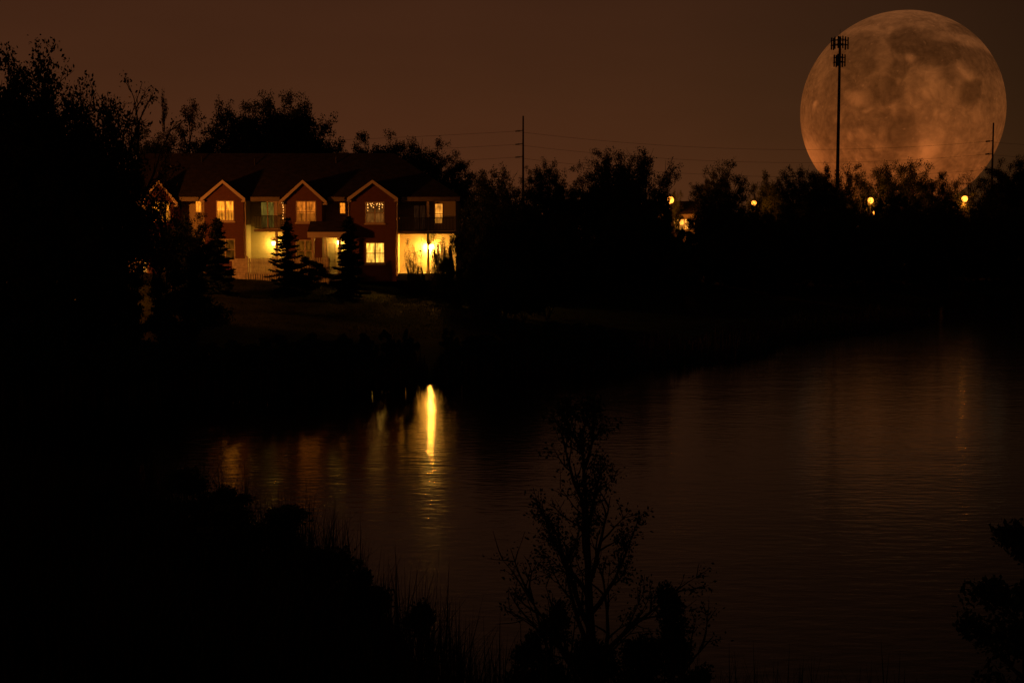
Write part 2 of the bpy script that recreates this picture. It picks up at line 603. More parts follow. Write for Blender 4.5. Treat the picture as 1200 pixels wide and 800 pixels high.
tag(moon, 'huge orange full moon with dark patches low in the night sky', 'moon')

# ------------------------------------------------------------------ the townhouse row
YF, YR, YB = 100.0, 102.2, 112.0
def HX(px, y=YF): return P(px, 280, y).x
def HZ(py, y=YF): return P(600, py, y).z
Z0 = HZ(320.5)
Z1 = HZ(233)
house = thing('townhouse_row', 'long two storey brick townhouse row with four lit gables beyond the lake', 'house', ((HX(345)), 106, Z0))
HO = Vector(house.location)
def hpart(m, name, mt, parent=None, label=None, smooth=False):
    o = m.build(name, mt, parent or house, smooth, HO)
    if label: o['label'] = label
    return o
def hsub(m, name, mt, parent):          # sub-parts share the house origin: parent's own transform is identity
    return m.build(name, mt, parent, False, HO)

def wall(m, x0, x1, z0, z1, y, t, openings=()):
    xs = sorted({x0, x1, *[o[0] for o in openings], *[o[1] for o in openings]})
    zs = sorted({z0, z1, *[o[2] for o in openings], *[o[3] for o in openings]})
    def solid(i, k):
        if i < 0 or k < 0 or i >= len(xs) - 1 or k >= len(zs) - 1: return False
        cx, cz = (xs[i] + xs[i + 1]) / 2, (zs[k] + zs[k + 1]) / 2
        return not any(o[0] < cx < o[1] and o[2] < cz < o[3] for o in openings)
    for i in range(len(xs) - 1):
        for k in range(len(zs) - 1):
            if not solid(i, k): continue
            a, b, c, d = xs[i], xs[i + 1], zs[k], zs[k + 1]
            m.add([(a, y, c), (b, y, c), (b, y, d), (a, y, d)], [(0, 1, 2, 3)])
            m.add([(a, y + t, c), (b, y + t, c), (b, y + t, d), (a, y + t, d)], [(3, 2, 1, 0)])
            if not solid(i - 1, k): m.add([(a, y, c), (a, y, d), (a, y + t, d), (a, y + t, c)], [(0, 1, 2, 3)])
            if not solid(i + 1, k): m.add([(b, y, c), (b, y + t, c), (b, y + t, d), (b, y, d)], [(0, 1, 2, 3)])
            if not solid(i, k - 1): m.add([(a, y, c), (a, y + t, c), (b, y + t, c), (b, y, c)], [(0, 1, 2, 3)])
            if not solid(i, k + 1): m.add([(a, y, d), (b, y, d), (b, y + t, d), (a, y + t, d)], [(0, 1, 2, 3)])

def window(op, y, pane_mat, label=None, mull='cross', fw=.07, sill=True):
    x0, x1, z0, z1 = op
    f = MB()
    fy0, fy1 = y - .03, y + .12
    f.box(x0, x0 + fw, fy0, fy1, z0, z1)
    f.box(x1 - fw, x1, fy0, fy1, z0, z1)
    f.box(x0 + fw, x1 - fw, fy0, fy1, z1 - fw, z1)
    f.box(x0 + fw, x1 - fw, fy0, fy1, z0, z0 + fw)
    cx, cz = (x0 + x1) / 2, z0 + (z1 - z0) * .48
    if mull in ('cross', 'v'):
        f.box(cx - .05, cx + .05, y + .01, y + .1, z0 + fw, z1 - fw)
    if mull in ('cross', 'h'):
        for a, b in (((x0 + fw, cx - .05), (cx + .05, x1 - fw)) if mull == 'cross' else ((x0 + fw, x1 - fw),)):
            f.box(a, b, y + .03, y + .09, cz - .025, cz + .025)
    w = hpart(f, 'window', TRIM, None, label)
    p = MB()
    p.box(x0 + fw * .6, x1 - fw * .6, y + .13, y + .15, z0 + fw * .6, z1 - fw * .6)
    hsub(p, 'pane', pane_mat, w)
    if sill:
        s = MB()
        s.box(x0 - .08, x1 + .08, y - .1, y - .032, z0 - .12, z0 - .01)
        hsub(s, 'sill', TRIM, w)
    return w

def op(px0, px1, py0, py1, y):
    return (P(px0, 250, y).x, P(px1, 250, y).x, HZ(py1, y), HZ(py0, y))

AMB = (1.0, .30, .017)
YEL = (1.0, .55, .13)
BAYS = {'A': (173, 204), 'B': (240, 286), 'C': (335, 377.5), 'D': (411, 464)}
def bay(k, upper, lower):
    p0, p1 = BAYS[k]
    x0, x1 = HX(p0), HX(p1)
    m = MB()
    wall(m, x0, x1, Z0 - .6, Z1, YF, .3, [o for o in (upper, lower) if o])
    cx = (x0 + x1) / 2
    ap = HZ(214)
    m.prism([(x0, Z1), (x1, Z1), (cx, ap)], YF, YF + .3)
    m.box(x0, x0 + .3, YF + .302, YR + .2, Z0 - .6, Z1 - .02)
    m.box(x1 - .3, x1, YF + .302, YR + .2, Z0 - .6, Z1 - .02)
    hpart(m, 'wall', BRICK)
    # gable roof running back into the main roof, raking trim on the front
    ov = .42 if k in 'AC' else .2
    sl_ = (ap - Z1) / ((x1 - x0) / 2)
    ex0, ex1, ez = x0 - ov, x1 + ov, Z1 - ov * sl_
    r = MB()
    t = .14
    for s, ex in ((-1, ex0), (1, ex1)):
        pts = [(ex, ez + .03), (cx, ap + .03), (cx, ap + .03 + t), (ex, ez + .03 + t)]
        if s > 0: pts = pts[::-1]
        r.prism(pts, YF - .35, YF + 4.5)
    hpart(r, 'gable_roof', SHINGLE)
    g = MB()
    h = .24
    for s, ex in ((-1, ex0), (1, ex1)):
        pts = [(ex, ez + .19 - h - .06), (cx, ap + .19 - h), (cx, ap + .19), (ex, ez + .19)]
        if s > 0: pts = pts[::-1]
        g.prism(pts, YF - .40, YF - .352)
    g.box(ex0, ex0 + .3, YF - .35, YF - .01, ez - .08, ez + .02)
    g.box(ex1 - .3, ex1, YF - .35, YF - .01, ez - .08, ez + .02)
    hpart(g, 'raking_trim', TRIM)

oA = op(178, 199.5, 236, 259, YF)
oBu, oBl = op(253.5, 274.5, 235, 259, YF), op(252, 275, 280, 304, YF)
oCu, oCl = op(347, 370.5, 235.5, 260.5, YF), op(346, 368, 281, 306, YF)
oDu, oDl = op(428, 450.5, 236.5, 261.5, YF), op(428, 450.5, 284, 308.5, YF)
bay('A', oA, None); bay('B', oBu, oBl); bay('C', oCu, oCl); bay('D', oDu, oDl)
window(oA, YF, room_mat('room_a', AMB, 1.3, .6, .5, 1), 'amber lit window half hidden by leaves')
window(oBu, YF, room_mat('room_b', AMB, 1.45, .75, .45, 2), 'bright amber lit window, darker below')
window(oBl, YF, room_mat('room_b2', AMB, .10, .06, .5, 3), 'dim window behind the small spruce')
window(oCu, YF, room_mat('room_c', (1, .25, .018), .62, .26, .42, 4), 'dim amber lit window')
window(oCl, YF, room_mat('room_c2', AMB, .12, .09, .5, 5), 'dim window with white muntins')
window(oDu, YF, room_mat('room_d', (1, .34, .05), .10, .14, .45, 6), 'dark window hung with icicle lights')
window(oDl, YF, room_mat('room_d2', (1, .50, .06), 1.7, 1.3, .5, 7), 'bright yellow lit window')

# recessed walls between the bays
ZD = HZ(269.5, YR)              # first floor deck level
XR0, XR1 = P(128, 250, YR).x, P(534, 250, YR).x
oAB = op(228.5, 237, 235, 249.5, YR)
oBCd = op(305, 322, 236, 268, YR)
oCD = op(397.5, 405.5, 237, 251, YR)
oCDd = op(382.8, 394, 284, 319.6, YR)
oRw = op(509, 519.5, 238, 262.5, YR)
oRd = op(484, 499, 240, 271, YR)
oPd = op(511, 520, 285, 319.4, YR)
oLd = op(165, 171.5, 291, 319.6, YR)
m = MB(); wall(m, XR0, XR1, Z0 - .6, Z1 + .1, YR, .25, [oAB, oBCd, oCD, oCDd, oRw, oRd, oLd, oPd])
hpart(m, 'rear_wall', SIDING)
m = MB()
m.box(XR0, XR0 + .25, YR + .252, YB, Z0 - .6, Z1); m.box(XR1 - .25, XR1, YR + .252, YB, Z0 - .6, Z1)
m.box(XR0, XR1, YB + .002, YB + .25, Z0 - .6, Z1)
hpart(m, 'end_wall', SIDING)
window(oAB, YR, room_mat('room_ab', AMB, 1.3, 1.1, .4, 8), 'small bright square window seen through leaves', 'none')
window(oCD, YR, room_mat('room_cd', (1, .27, .016), 1.2, 1.1, .4, 9), 'small plain amber window', 'none')
window(oRw, YR, room_mat('room_r', (1, .36, .04), 1.1, .6, .42, 10), 'narrow tall lit window by the corner', 'h')
window(oLd, YR, room_mat('room_l', (1, .4, .05), 1.4, 1.1, .4, 11), 'tall lit glass beside the entrance', 'none', sill=False)
window(oBCd, YR, room_mat('room_bc', (.8, .52, .07), .16, .08, .5, 12), 'dim yellow balcony door', 'v', sill=False)
window(oRd, YR, room_mat('room_rd', (1, .35, .1), .012, .008, .4, 13), 'dark balcony door', 'v', sill=False)
window(oPd, YR, room_mat('room_pd', (1, .42, .06), .9, .5, .55, 14), 'lit patio door behind the porch shrubs', 'v', sill=False)
# entrance door under the porch
d = MB()
d.box(oCDd[0] + .08, oCDd[1] - .08, YR + .05, YR + .1, oCDd[2], oCDd[3] - .08)
for k in range(3):
    zz = oCDd[2] + .25 + k * .62
    d.box(oCDd[0] + .22, oCDd[1] - .22, YR + .03, YR + .048, zz, zz + .45)
dd = hpart(d, 'door', mat('door_paint', (.5, .46, .36), .5, .08))
d = MB()
d.box(oCDd[0], oCDd[0] + .078, YR - .03, YR + .12, oCDd[2], oCDd[3]); d.box(oCDd[1] - .078, oCDd[1], YR - .03, YR + .12, oCDd[2], oCDd[3])
d.box(oCDd[0] + .08, oCDd[1] - .08, YR - .03, YR + .12, oCDd[3] - .078, oCDd[3])
hsub(d, 'door_frame', TRIM, dd)
d = MB(); d.ball((oCDd[1] - .16, YR, oCDd[2] + 1.0), .04); hsub(d, 'handle', DARKMETAL, dd)

# main roof: ridge along x, hipped ends
RZ = HZ(182, 106.2)
ZE = Z1 + .02
ex0, ex1, ey0, ey1 = XR0 - .5, XR1 + .5, YF + .25, YB + .6
ridx0, ridx1 = HX(175, 106.2), HX(462, 106.2)
m = MB()
t = .16
vs = [(ex0, ey0, ZE), (ex1, ey0, ZE), (ex1, ey1, ZE), (ex0, ey1, ZE), (ridx0, 106.2, RZ), (ridx1, 106.2, RZ)]
m.add([(x, y, z + t) for x, y, z in vs] + vs,
      [(0, 1, 5, 4), (1, 2, 5), (2, 3, 4, 5), (3, 0, 4), (9, 8, 7, 6), (6, 7, 1, 0), (7, 8, 2, 1), (8, 9, 3, 2), (9, 6, 0, 3)])
rf = hpart(m, 'roof', SHINGLE)
for px, y in ((300, 104.5), (395, 104.8), (238, 104.9)):
    x = HX(px, y); z = ZE + (RZ - ZE) * (y - ey0) / (106.2 - ey0) + .1
    m = MB(); m.tube([(x, y, z), (x, y, z + .55)], .06, 8)
    hsub(m, 'vent_pipe', DARKMETAL, rf)
# gutters between the gables, downspouts
bx = [XR0 - .4] + [HX(v) + s for k in 'ABCD' for v, s in zip(BAYS[k], (-.45, .45))] + [XR1 + .4]
for a, b in zip(bx[0::2], bx[1::2]):
    m = MB(); m.box(a, b, YF + .1, YF + .25, ZE - .2, ZE + .12)
    hpart(m, 'gutter', GUTTER)
for px in (288.2, 333, 409, 465.8):
    m = MB(); x = HX(px)
    m.tube([(x, YF + .12, ZE - .1), (x, YF - .06, ZE - .45), (x, YF - .06, Z0 + .15)], .045, 6)
    hpart(m, 'downspout', TRIM)

# balconies
def balcony(px0, px1, posts, py_deck=268.5):
    x0, x1 = HX(px0), HX(px1)
    z = HZ(py_deck)
    m = MB(); m.box(x0, x1, YF + .1, YR - .003, z - .2, z)
    b = hpart(m, 'balcony_deck', mat('deck_paint', (.30, .22, .15), .7, .15))
    m = MB()
    top = z + 1.02
    m.box(x0 + .05, x1 - .05, YF + .13, YF + .19, top - .06, top)
    m.box(x0 + .05, x1 - .05, YF + .14, YF + .18, z + .08, z + .13)
    n = int((x1 - x0) / .11)
    for i in range(n):
        xx = x0 + .08 + i * (x1 - x0 - .16) / max(1, n - 1)
        m.box(xx - .02, xx + .02, YF + .145, YF + .175, z + .131, top - .061)
    hsub(m, 'railing', DARKMETAL, b)
    for px in posts:
        x = HX(px)
        m = MB(); m.box(x - .09, x + .09, YF + .2, YF + .38, Z0 - .3, z - .202)
        m.box(x - .13, x + .13, YF + .16, YF + .42, Z0, Z0 + .25)
        m.box(x - .09, x + .09, YF + .2, YF + .38, z + .002, ZE - .21)
        hpart(m, 'post', TRIM)
balcony(297.5, 333.3, [323.5])
balcony(466, 533, [501.5], 271)
# side wall of the left balcony is cream siding beside bay B
m = MB(); m.box(HX(286) + .004, HX(286) + .09, YF + .32, YR - .002, Z0, ZE - .03)
hpart(m, 'side_siding', SIDING)
m = MB(); m.box(HX(464) + .004, HX(464) + .09, YF + .32, YR - .002, Z0, HZ(271) - .21)
hpart(m, 'side_siding', SIDING)

# entrance porch between bays C and D
x0, x1 = HX(364), HX(410.5)
zr, ze = HZ(261, YF), HZ(273.5, 98.6)
m = MB()
m.add([(x0, 98.5, ze), (x1, 98.5, ze), (x1, YF - .003, zr), (x0, YF - .003, zr), (x0, 98.5, ze + .12), (x1, 98.5, ze + .12), (x1, YF - .003, zr + .12), (x0, YF - .003, zr + .12)],
      [(4, 5, 6, 7), (3, 2, 1, 0), (0, 1, 5, 4), (1, 2, 6, 5), (3, 0, 4, 7)])
pr = hpart(m, 'porch_roof', SHINGLE)
m = MB(); m.box(x0, x1, 98.46, 98.497, ze - .32, ze + .1); m.box(x0 + .02, x1 - .02, 98.5, YR - .01, ze - .3, ze - .22)
hsub(m, 'fascia', TRIM, pr)
for px in (366.8, 398):
    m = MB(); x = HX(px, 98.7)
    m.box(x - .08, x + .08, 98.62, 98.78, Z0 - .4, ze - .33)
    m.box(x - .14, x + .14, 98.56, 98.84, Z0, Z0 + .3); m.box(x - .14, x + .14, 98.56, 98.84, ze - .52, ze - .332)
    hpart(m, 'porch_column', TRIM)
for a, b, y in ((x0, x1, 98.4), (HX(288), HX(332), YF + .05), (HX(467), HX(532), YF - .6)):
    m = MB(); m.box(a, b, y, YR - .004, Z0 - .5, Z0 + .031); hpart(m, 'patio_slab', CONCRETE)

# wall lanterns: the lit lamps of the house
LAMPW = emit('lamp_glass', (1, .40, .05), 620)
LAMPD = emit('dim_lamp_glass', (1, .5, .1), 22)
def lantern(px, py, y, power, col=(1, .56, .06), r=.14, glow=None):
    c = P(px, py, y - .22)
    m = MB()
    m.box(c.x - .07, c.x + .07, y - .045, y - .004, c.z - .15, c.z + .2)
    m.box(c.x - .02, c.x + .02, y - .2, y - .046, c.z + .19, c.z + .23)
    m.lathe([(.03, .28), (r * 1.15, .16), (r * 1.1, .14)][::-1], c, 8)
    l = hpart(m, 'wall_lantern', DARKMETAL)
    m = MB(); m.lathe([(r * .55, -.17), (r * .9, -.1), (r, .05), (r * .9, .135)], c, 10)
    hsub(m, 'lamp_glass', glow or (LAMPW if power > 80 else LAMPD), l)
    ld = bpy.data.lights.new('lantern_light', 'POINT')
    ld.energy = power; ld.color = col; ld.shadow_soft_size = .12
    lo = bpy.data.objects.new('lantern_light', ld)
    C.objects.link(lo)
    lo.parent = l
    lo.location = c - HO + Vector((0, -.32, 0))
lantern(320.5, 285, YR, 79)
lantern(503.5, 289, YR, 74, r=.19, glow=LAMPW)
lantern(397.2, 284, YR, 34)
lantern(226.5, 294, YR, 1.2, r=.07, glow=emit('faint_lamp_glass', (1, .4, .08), 2))

# string lights
BULB = emit('warm_bulb', (1, .40, .08), 3)
CABLE = DARKMETAL
def string_lights(label, strands, y):
    x, z = strands[0][0]
    t = thing('string_lights', label, 'string lights', (x, y, z))
    o = Vector((x, y, z))
    c = MB()
    rng = random.Random(4)
    for st in strands:
        pts = [Vector((p[0], y, p[1])) for p in st]
        c.tube(pts, .006, 4)
        L_ = sum((pts[i + 1] - pts[i]).length for i in range(len(pts) - 1))
        n = max(2, int(L_ / .16))
        for k in range(n):
            u = (k + .5) / n * (len(pts) - 1)
            i = min(int(u), len(pts) - 2)
            q = pts[i].lerp(pts[i + 1], u - i)
            b = MB(); b.ball(q + Vector((rng.uniform(-.02, .02), -.02, -.01)), rng.uniform(.022, .042), 6)
            b.build('bulb', BULB, t, False, o)
    c.build('cable', CABLE, t, False, o)
rng = random.Random(8)
ux0, ux1, uz0, uz1 = oDu
st = [[(ux0 + .1, uz1 - .12), (ux1 - .1, uz1 - .12)]]
for k in range(6):
    xx = ux0 + .2 + k * (ux1 - ux0 - .35) / 5
    st.append([(xx, uz1 - .12), (xx + rng.uniform(-.05, .05), uz1 - [.75, .35, .5, .28, .6, .5][k])])
string_lights('warm icicle lights hanging in the upper window of the rightmost gable', st, YF + .07)
xq = HX(333.2)
string_lights('string of yellow lights hanging down the balcony corner beside the third gable',
              [[(xq - .18, HZ(237)), (xq - .02, HZ(238.5)), (xq - .06, HZ(242)), (xq - .02, HZ(247)), (xq - .07, HZ(252)), (xq - .03, HZ(257.5))]], YF - .1)

# ------------------------------------------------------------------ yard fence
fy = 96.6
fx0, fx1 = P(272, 310, fy).x, P(386, 310, fy).x
fg = Z0 - .25
ft = HZ(302, fy)
fence = thing('yard_fence', 'weathered board fence in front of the lit patio', 'fence', (P(290, 310, fy).x, fy, fg))
FO = Vector(fence.location)
m = MB()
rng = random.Random(3)
xx = P(291.5, 310, fy).x
while xx < fx1:
    w = .115
    h = ft + rng.uniform(-.02, .02)
    m.prism([(xx, fg - .3), (xx + w, fg - .3), (xx + w, h - .05), (xx + w / 2, h), (xx, h - .05)], fy - .01 + rng.uniform(-.004, .004), fy + .012)
    xx += w + .055
m.box(P(291, 310, fy).x, fx1, fy + .016, fy + .06, fg + .3, fg + .39)
m.box(P(291, 310, fy).x, fx1, fy + .016, fy + .06, ft - .4, ft - .31)
m.build('board_panel', WOOD, fence, False, FO)
m = MB()
# the older left panel with close horizontal boards
n = 9
for i in range(n):
    z = fg - .1 + (ft - fg + .05) * i / n
    m.box(fx0, P(287.6, 310, fy).x, fy - .008, fy + .014, z, z + (ft - fg) / n - .004)
m.build('board_panel', WOOD, fence, False, FO)['label'] = 'close boarded left panel'
for px in (289.5, 320, 352, 384):
    m = MB(); x = P(px, 310, fy).x
    m.box(x - .07, x + .07, fy - .06, fy + .07, fg - .4, ft + .05)
    m.prism([(x - .09, ft + .05), (x + .09, ft + .05), (x, ft + .14)], fy - .08, fy + .09)
    m.build('fence_post', WOOD, fence, False, FO)

# ------------------------------------------------------------------ lamp posts
SODIUM = (1.0, .245, .025)
LENS = emit('sodium_lens', (1, .30, .03), 4.5)
def lamp_post(px, py, d, label, power=0, group=None, glow=None, rad=.35, aim=None):
    h = P(px, py, d)
    g = gz(h.x, d)
    t = thing('street_lamp', label, 'street lamp', (h.x, d, g), 0, group)
    H = h.z - g
    m = MB(); m.tube([(0, 0, -.3), (0, 0, .6), (0, 0, H - rad * .96)], [.14, .11, .06], 8)
    m.lathe([(.2, 0), (.2, .15), (.13, .2)], (0, 0, 0), 10)
    m.build('pole', DARKMETAL, t)
    m = MB(); m.lathe([(rad * .5, rad * .93), (rad * .4, rad * 1.1), (.04, rad * 1.3)], (0, 0, H), 12)
    m.build('lamp_cap', DARKMETAL, t)
    m = MB(); m.ball((0, 0, H), rad, 14)
    m.build('lamp_globe', glow or LENS, t)
    if power:
        ld = bpy.data.lights.new('lamp_light', 'POINT')
        ld.energy = power; ld.color = SODIUM; ld.shadow_soft_size = rad
        lo = bpy.data.objects.new('lamp_light', ld)
        C.objects.link(lo); lo.parent = t; lo.location = (0, 0, H - rad - .3)
    return t
LENS_DIM = emit('dim_lens', (1, .4, .08), 1.5)
lamp_post(28, 262, 83, 'street lamp behind the tall trees at the far left', 6500, glow=LENS_DIM)
lamp_post(785.5, 234.5, 171, 'round orange street lamp left of the others above the dark trees', 900, 'lamps among the far trees', rad=.46)
lamp_post(883.5, 238, 182, 'small orange street lamp right of the tree gap below the sky', 600, 'lamps among the far trees', rad=.34)
lamp_post(1020, 235, 196, 'upper orange street lamp showing through trees right of the antenna mast', 1200, 'lamps among the far trees', rad=.46)
lamp_post(1024.5, 249.5, 192, 'lower dim orange street lamp showing through trees below the moon', 500, 'lamps among the far trees', rad=.28)
lamp_post(1130.5, 233, 205, 'orange street lamp through leaves beside the short utility pole', 1000, 'lamps among the far trees', rad=.46)

# small far house with one lit window
d = 176
c = P(797, 268, d)
g = gz(c.x, d)
hut = thing('far_house', 'low dark house among trees with one broad orange lit window', 'house', (c.x, d, g))
m = MB(); zt = P(797, 250, d).z - g
wz0, wz1 = P(797, 269, d).z - g, P(797, 257, d).z - g
wx0, wx1 = P(789.5, 262, d).x - c.x, P(808, 262, d).x - c.x
wall(m, -7, 6, -.5, zt, 0, .25, [(wx0, wx1, wz0, wz1)])
m.box(-7, -6.75, .252, 7, -.5, zt); m.box(5.75, 6, .252, 7, -.5, zt); m.box(-7, 6, 7.002, 7.25, -.5, zt)
m.build('wall', SIDING, hut)
m = MB()
m.add([(-7.5, -.6, zt), (6.5, -.6, zt), (6.5, 7.8, zt), (-7.5, 7.8, zt), (-4, 3.6, zt + 1.7), (3, 3.6, zt + 1.7)],
      [(0, 1, 5, 4), (1, 2, 5), (2, 3, 4, 5), (3, 0, 4), (3, 2, 1, 0)])
m.build('roof', SHINGLE, hut)
m = MB()
for k in range(4):
    x = wx0 + (wx1 - wx0) * k / 3
    m.box(x - .05, x + .05, -.02, .1, wz0, wz1)
w = m.build('window', TRIM, hut)
m = MB(); m.box(wx0 + .01, wx1 - .01, .12, .15, wz0 + .01, wz1 - .01)
m.build('pane', room_mat('room_far', (1, .34, .04), 2.6, 1.6, .5, 21), w)

# ------------------------------------------------------------------ masts, poles, wires
def cell_tower():
    d = 235
    b = P(980, 280, d); top = P(981.5, 43, d)
    g = gz(b.x, d)
    H = top.z - g
    t = thing('antenna_mast', 'tall antenna mast crossing the moon', 'antenna mast', (b.x, d, g))
    m = MB(); m.tube([(0, 0, -.5), (0, 0, H * .5), (0, 0, H)], [.36, .29, .21], 12); m.build('pole', STEEL, t)
    for z, r, n in ((H - 1.4, 1.75, 9), (H - 4.4, 1.2, 6)):
        m = MB()
        for k in range(3):
            a = k * 2 * math.pi / 3 + .35
            a2 = a + 2 * math.pi / 3
            p, q = Vector((r * math.cos(a), r * math.sin(a), z)), Vector((r * math.cos(a2), r * math.sin(a2), z))
            m.tube([p, q], .07, 6); m.tube([p + Vector((0, 0, .8)), q + Vector((0, 0, .8))], .05, 6)
            mid = (p + q) / 2
            m.tube([(0, 0, z), mid], .09, 6); m.tube([(0, 0, z + .8), mid + Vector((0, 0, .8))], .07, 6)
        m.build('antenna_frame', STEEL, t)
        per = n // 3
        for k in range(3):
            a = k * 2 * math.pi / 3 + .35
            a2 = a + 2 * math.pi / 3
            p, q = Vector((r * math.cos(a), r * math.sin(a), z)), Vector((r * math.cos(a2), r * math.sin(a2), z))
            out = ((p + q) / 2); out.z = 0; out.normalize()
            for j in range(per):
                c = p.lerp(q, (j + .5) / per) + out * .16
                m = MB(); m.box(-.13, .13, -.07, .07, -.8, 1.3)
                o = m.build('antenna_panel', STEEL, t)
                o.location = c
                o.rotation_euler = (0, 0, math.atan2(out.y, out.x) - math.pi / 2)
    m = MB(); m.tube([(0, 0, H), (0, 0, H + 1.2)], .03, 5); m.build('lightning_rod', DARKMETAL, t)
cell_tower()

def utility_pole(px, top, d, arms, label, side):
    b = P(px, 280, d); tp = P(px, top, d)
    g = gz(b.x, d)
    H = tp.z - g
    t = thing('utility_pole', label, 'utility pole', (b.x, d, g), 0, 'poles of the power line')
    m = MB(); m.tube([(0, 0, -.5), (0, 0, H * .5), (0, 0, H)], [.24, .18, .12], 10); m.build('pole', STEEL, t)
    ends = []
    for py in arms:
        z = P(px, py, d).z - g
        e = Vector((side * 1.25, 0, z))
        m = MB(); m.tube([(0, 0, z + .15), e], [.07, .045], 6)
        for k in range(6):
            u = .45 + k * .09
            q = Vector((0, 0, z + .15)).lerp(e, u)
            m.tube([q, q + Vector((side * .05, 0, 0))], .13, 8)
        m.build('insulator', DARKMETAL, t)
        ends.append(e + Vector((b.x, d, g)))
    return ends
e1 = utility_pole(613, 136, 205, (154, 169.5, 184.5), 'tall slim utility pole standing alone against the sky right of the townhouses', -1)
e2 = utility_pole(1160.5, 144, 222, (166, 181, 199), 'utility pole in front of the right edge of the moon', -1)
def wire(a, b, sag, label):
    n = 40
    pts = []
    for i in range(n + 1):
        u = i / n
        p = a.lerp(b, u); p.z -= sag * 4 * u * (1 - u)
        pts.append(p)
    m = MB(); m.tube(pts, .017, 4)
    o = m.build('power_line', DARKMETAL, None, False, tuple(a))
    return tag(o, label, 'power line', 'wires of the power line')
for i, nm in enumerate(('top', 'middle', 'bottom')):
    wire(e1[i], e2[i], 2.0, f'{nm} wire of the span between the two utility poles, across the moon')
    wire(e1[i], e1[i] + Vector((-150, -12, -1)), 2.2, f'{nm} wire running left from the lone utility pole above the roofs')
    wire(e2[i], e2[i] + Vector((110, 14, 0)), 2.0, f'{nm} wire running right out of view from the pole at the moon')

# ------------------------------------------------------------------ trees
def rvec(r):
    a = r.uniform(0, 2 * math.pi); z = r.uniform(-1, 1); s = math.sqrt(1 - z * z)
    return Vector((s * math.cos(a), s * math.sin(a), z))

def leaf_quads(anchors, per, spread, size, seed, aspect=.55, flat=.0):
    """anchors (n,3) -> leaf rhombi scattered around each"""
    g = np.random.default_rng(seed)
    A = np.repeat(np.array(anchors, float).reshape(-1, 3), per, 0)
    n = len(A)
    o_ = g.normal(0, 1, (n, 3)); o_ /= np.linalg.norm(o_, axis=1, keepdims=True)
    c = A + o_ * (spread * 1.9 * g.random((n, 1)) ** .4) * np.array([1, 1, .8])
    u = g.normal(0, 1, (n, 3)); u[:, 2] *= (1 - flat); u /= np.linalg.norm(u, axis=1, keepdims=True)
    v = np.cross(u, g.normal(0, 1, (n, 3))); v /= np.linalg.norm(v, axis=1, keepdims=True)
    s = size * g.uniform(.6, 1.35, (n, 1))
    return np.stack([c - u * s * .5, c + v * s * aspect * .5, c + u * s * .5, c - v * s * aspect * .5], 1)

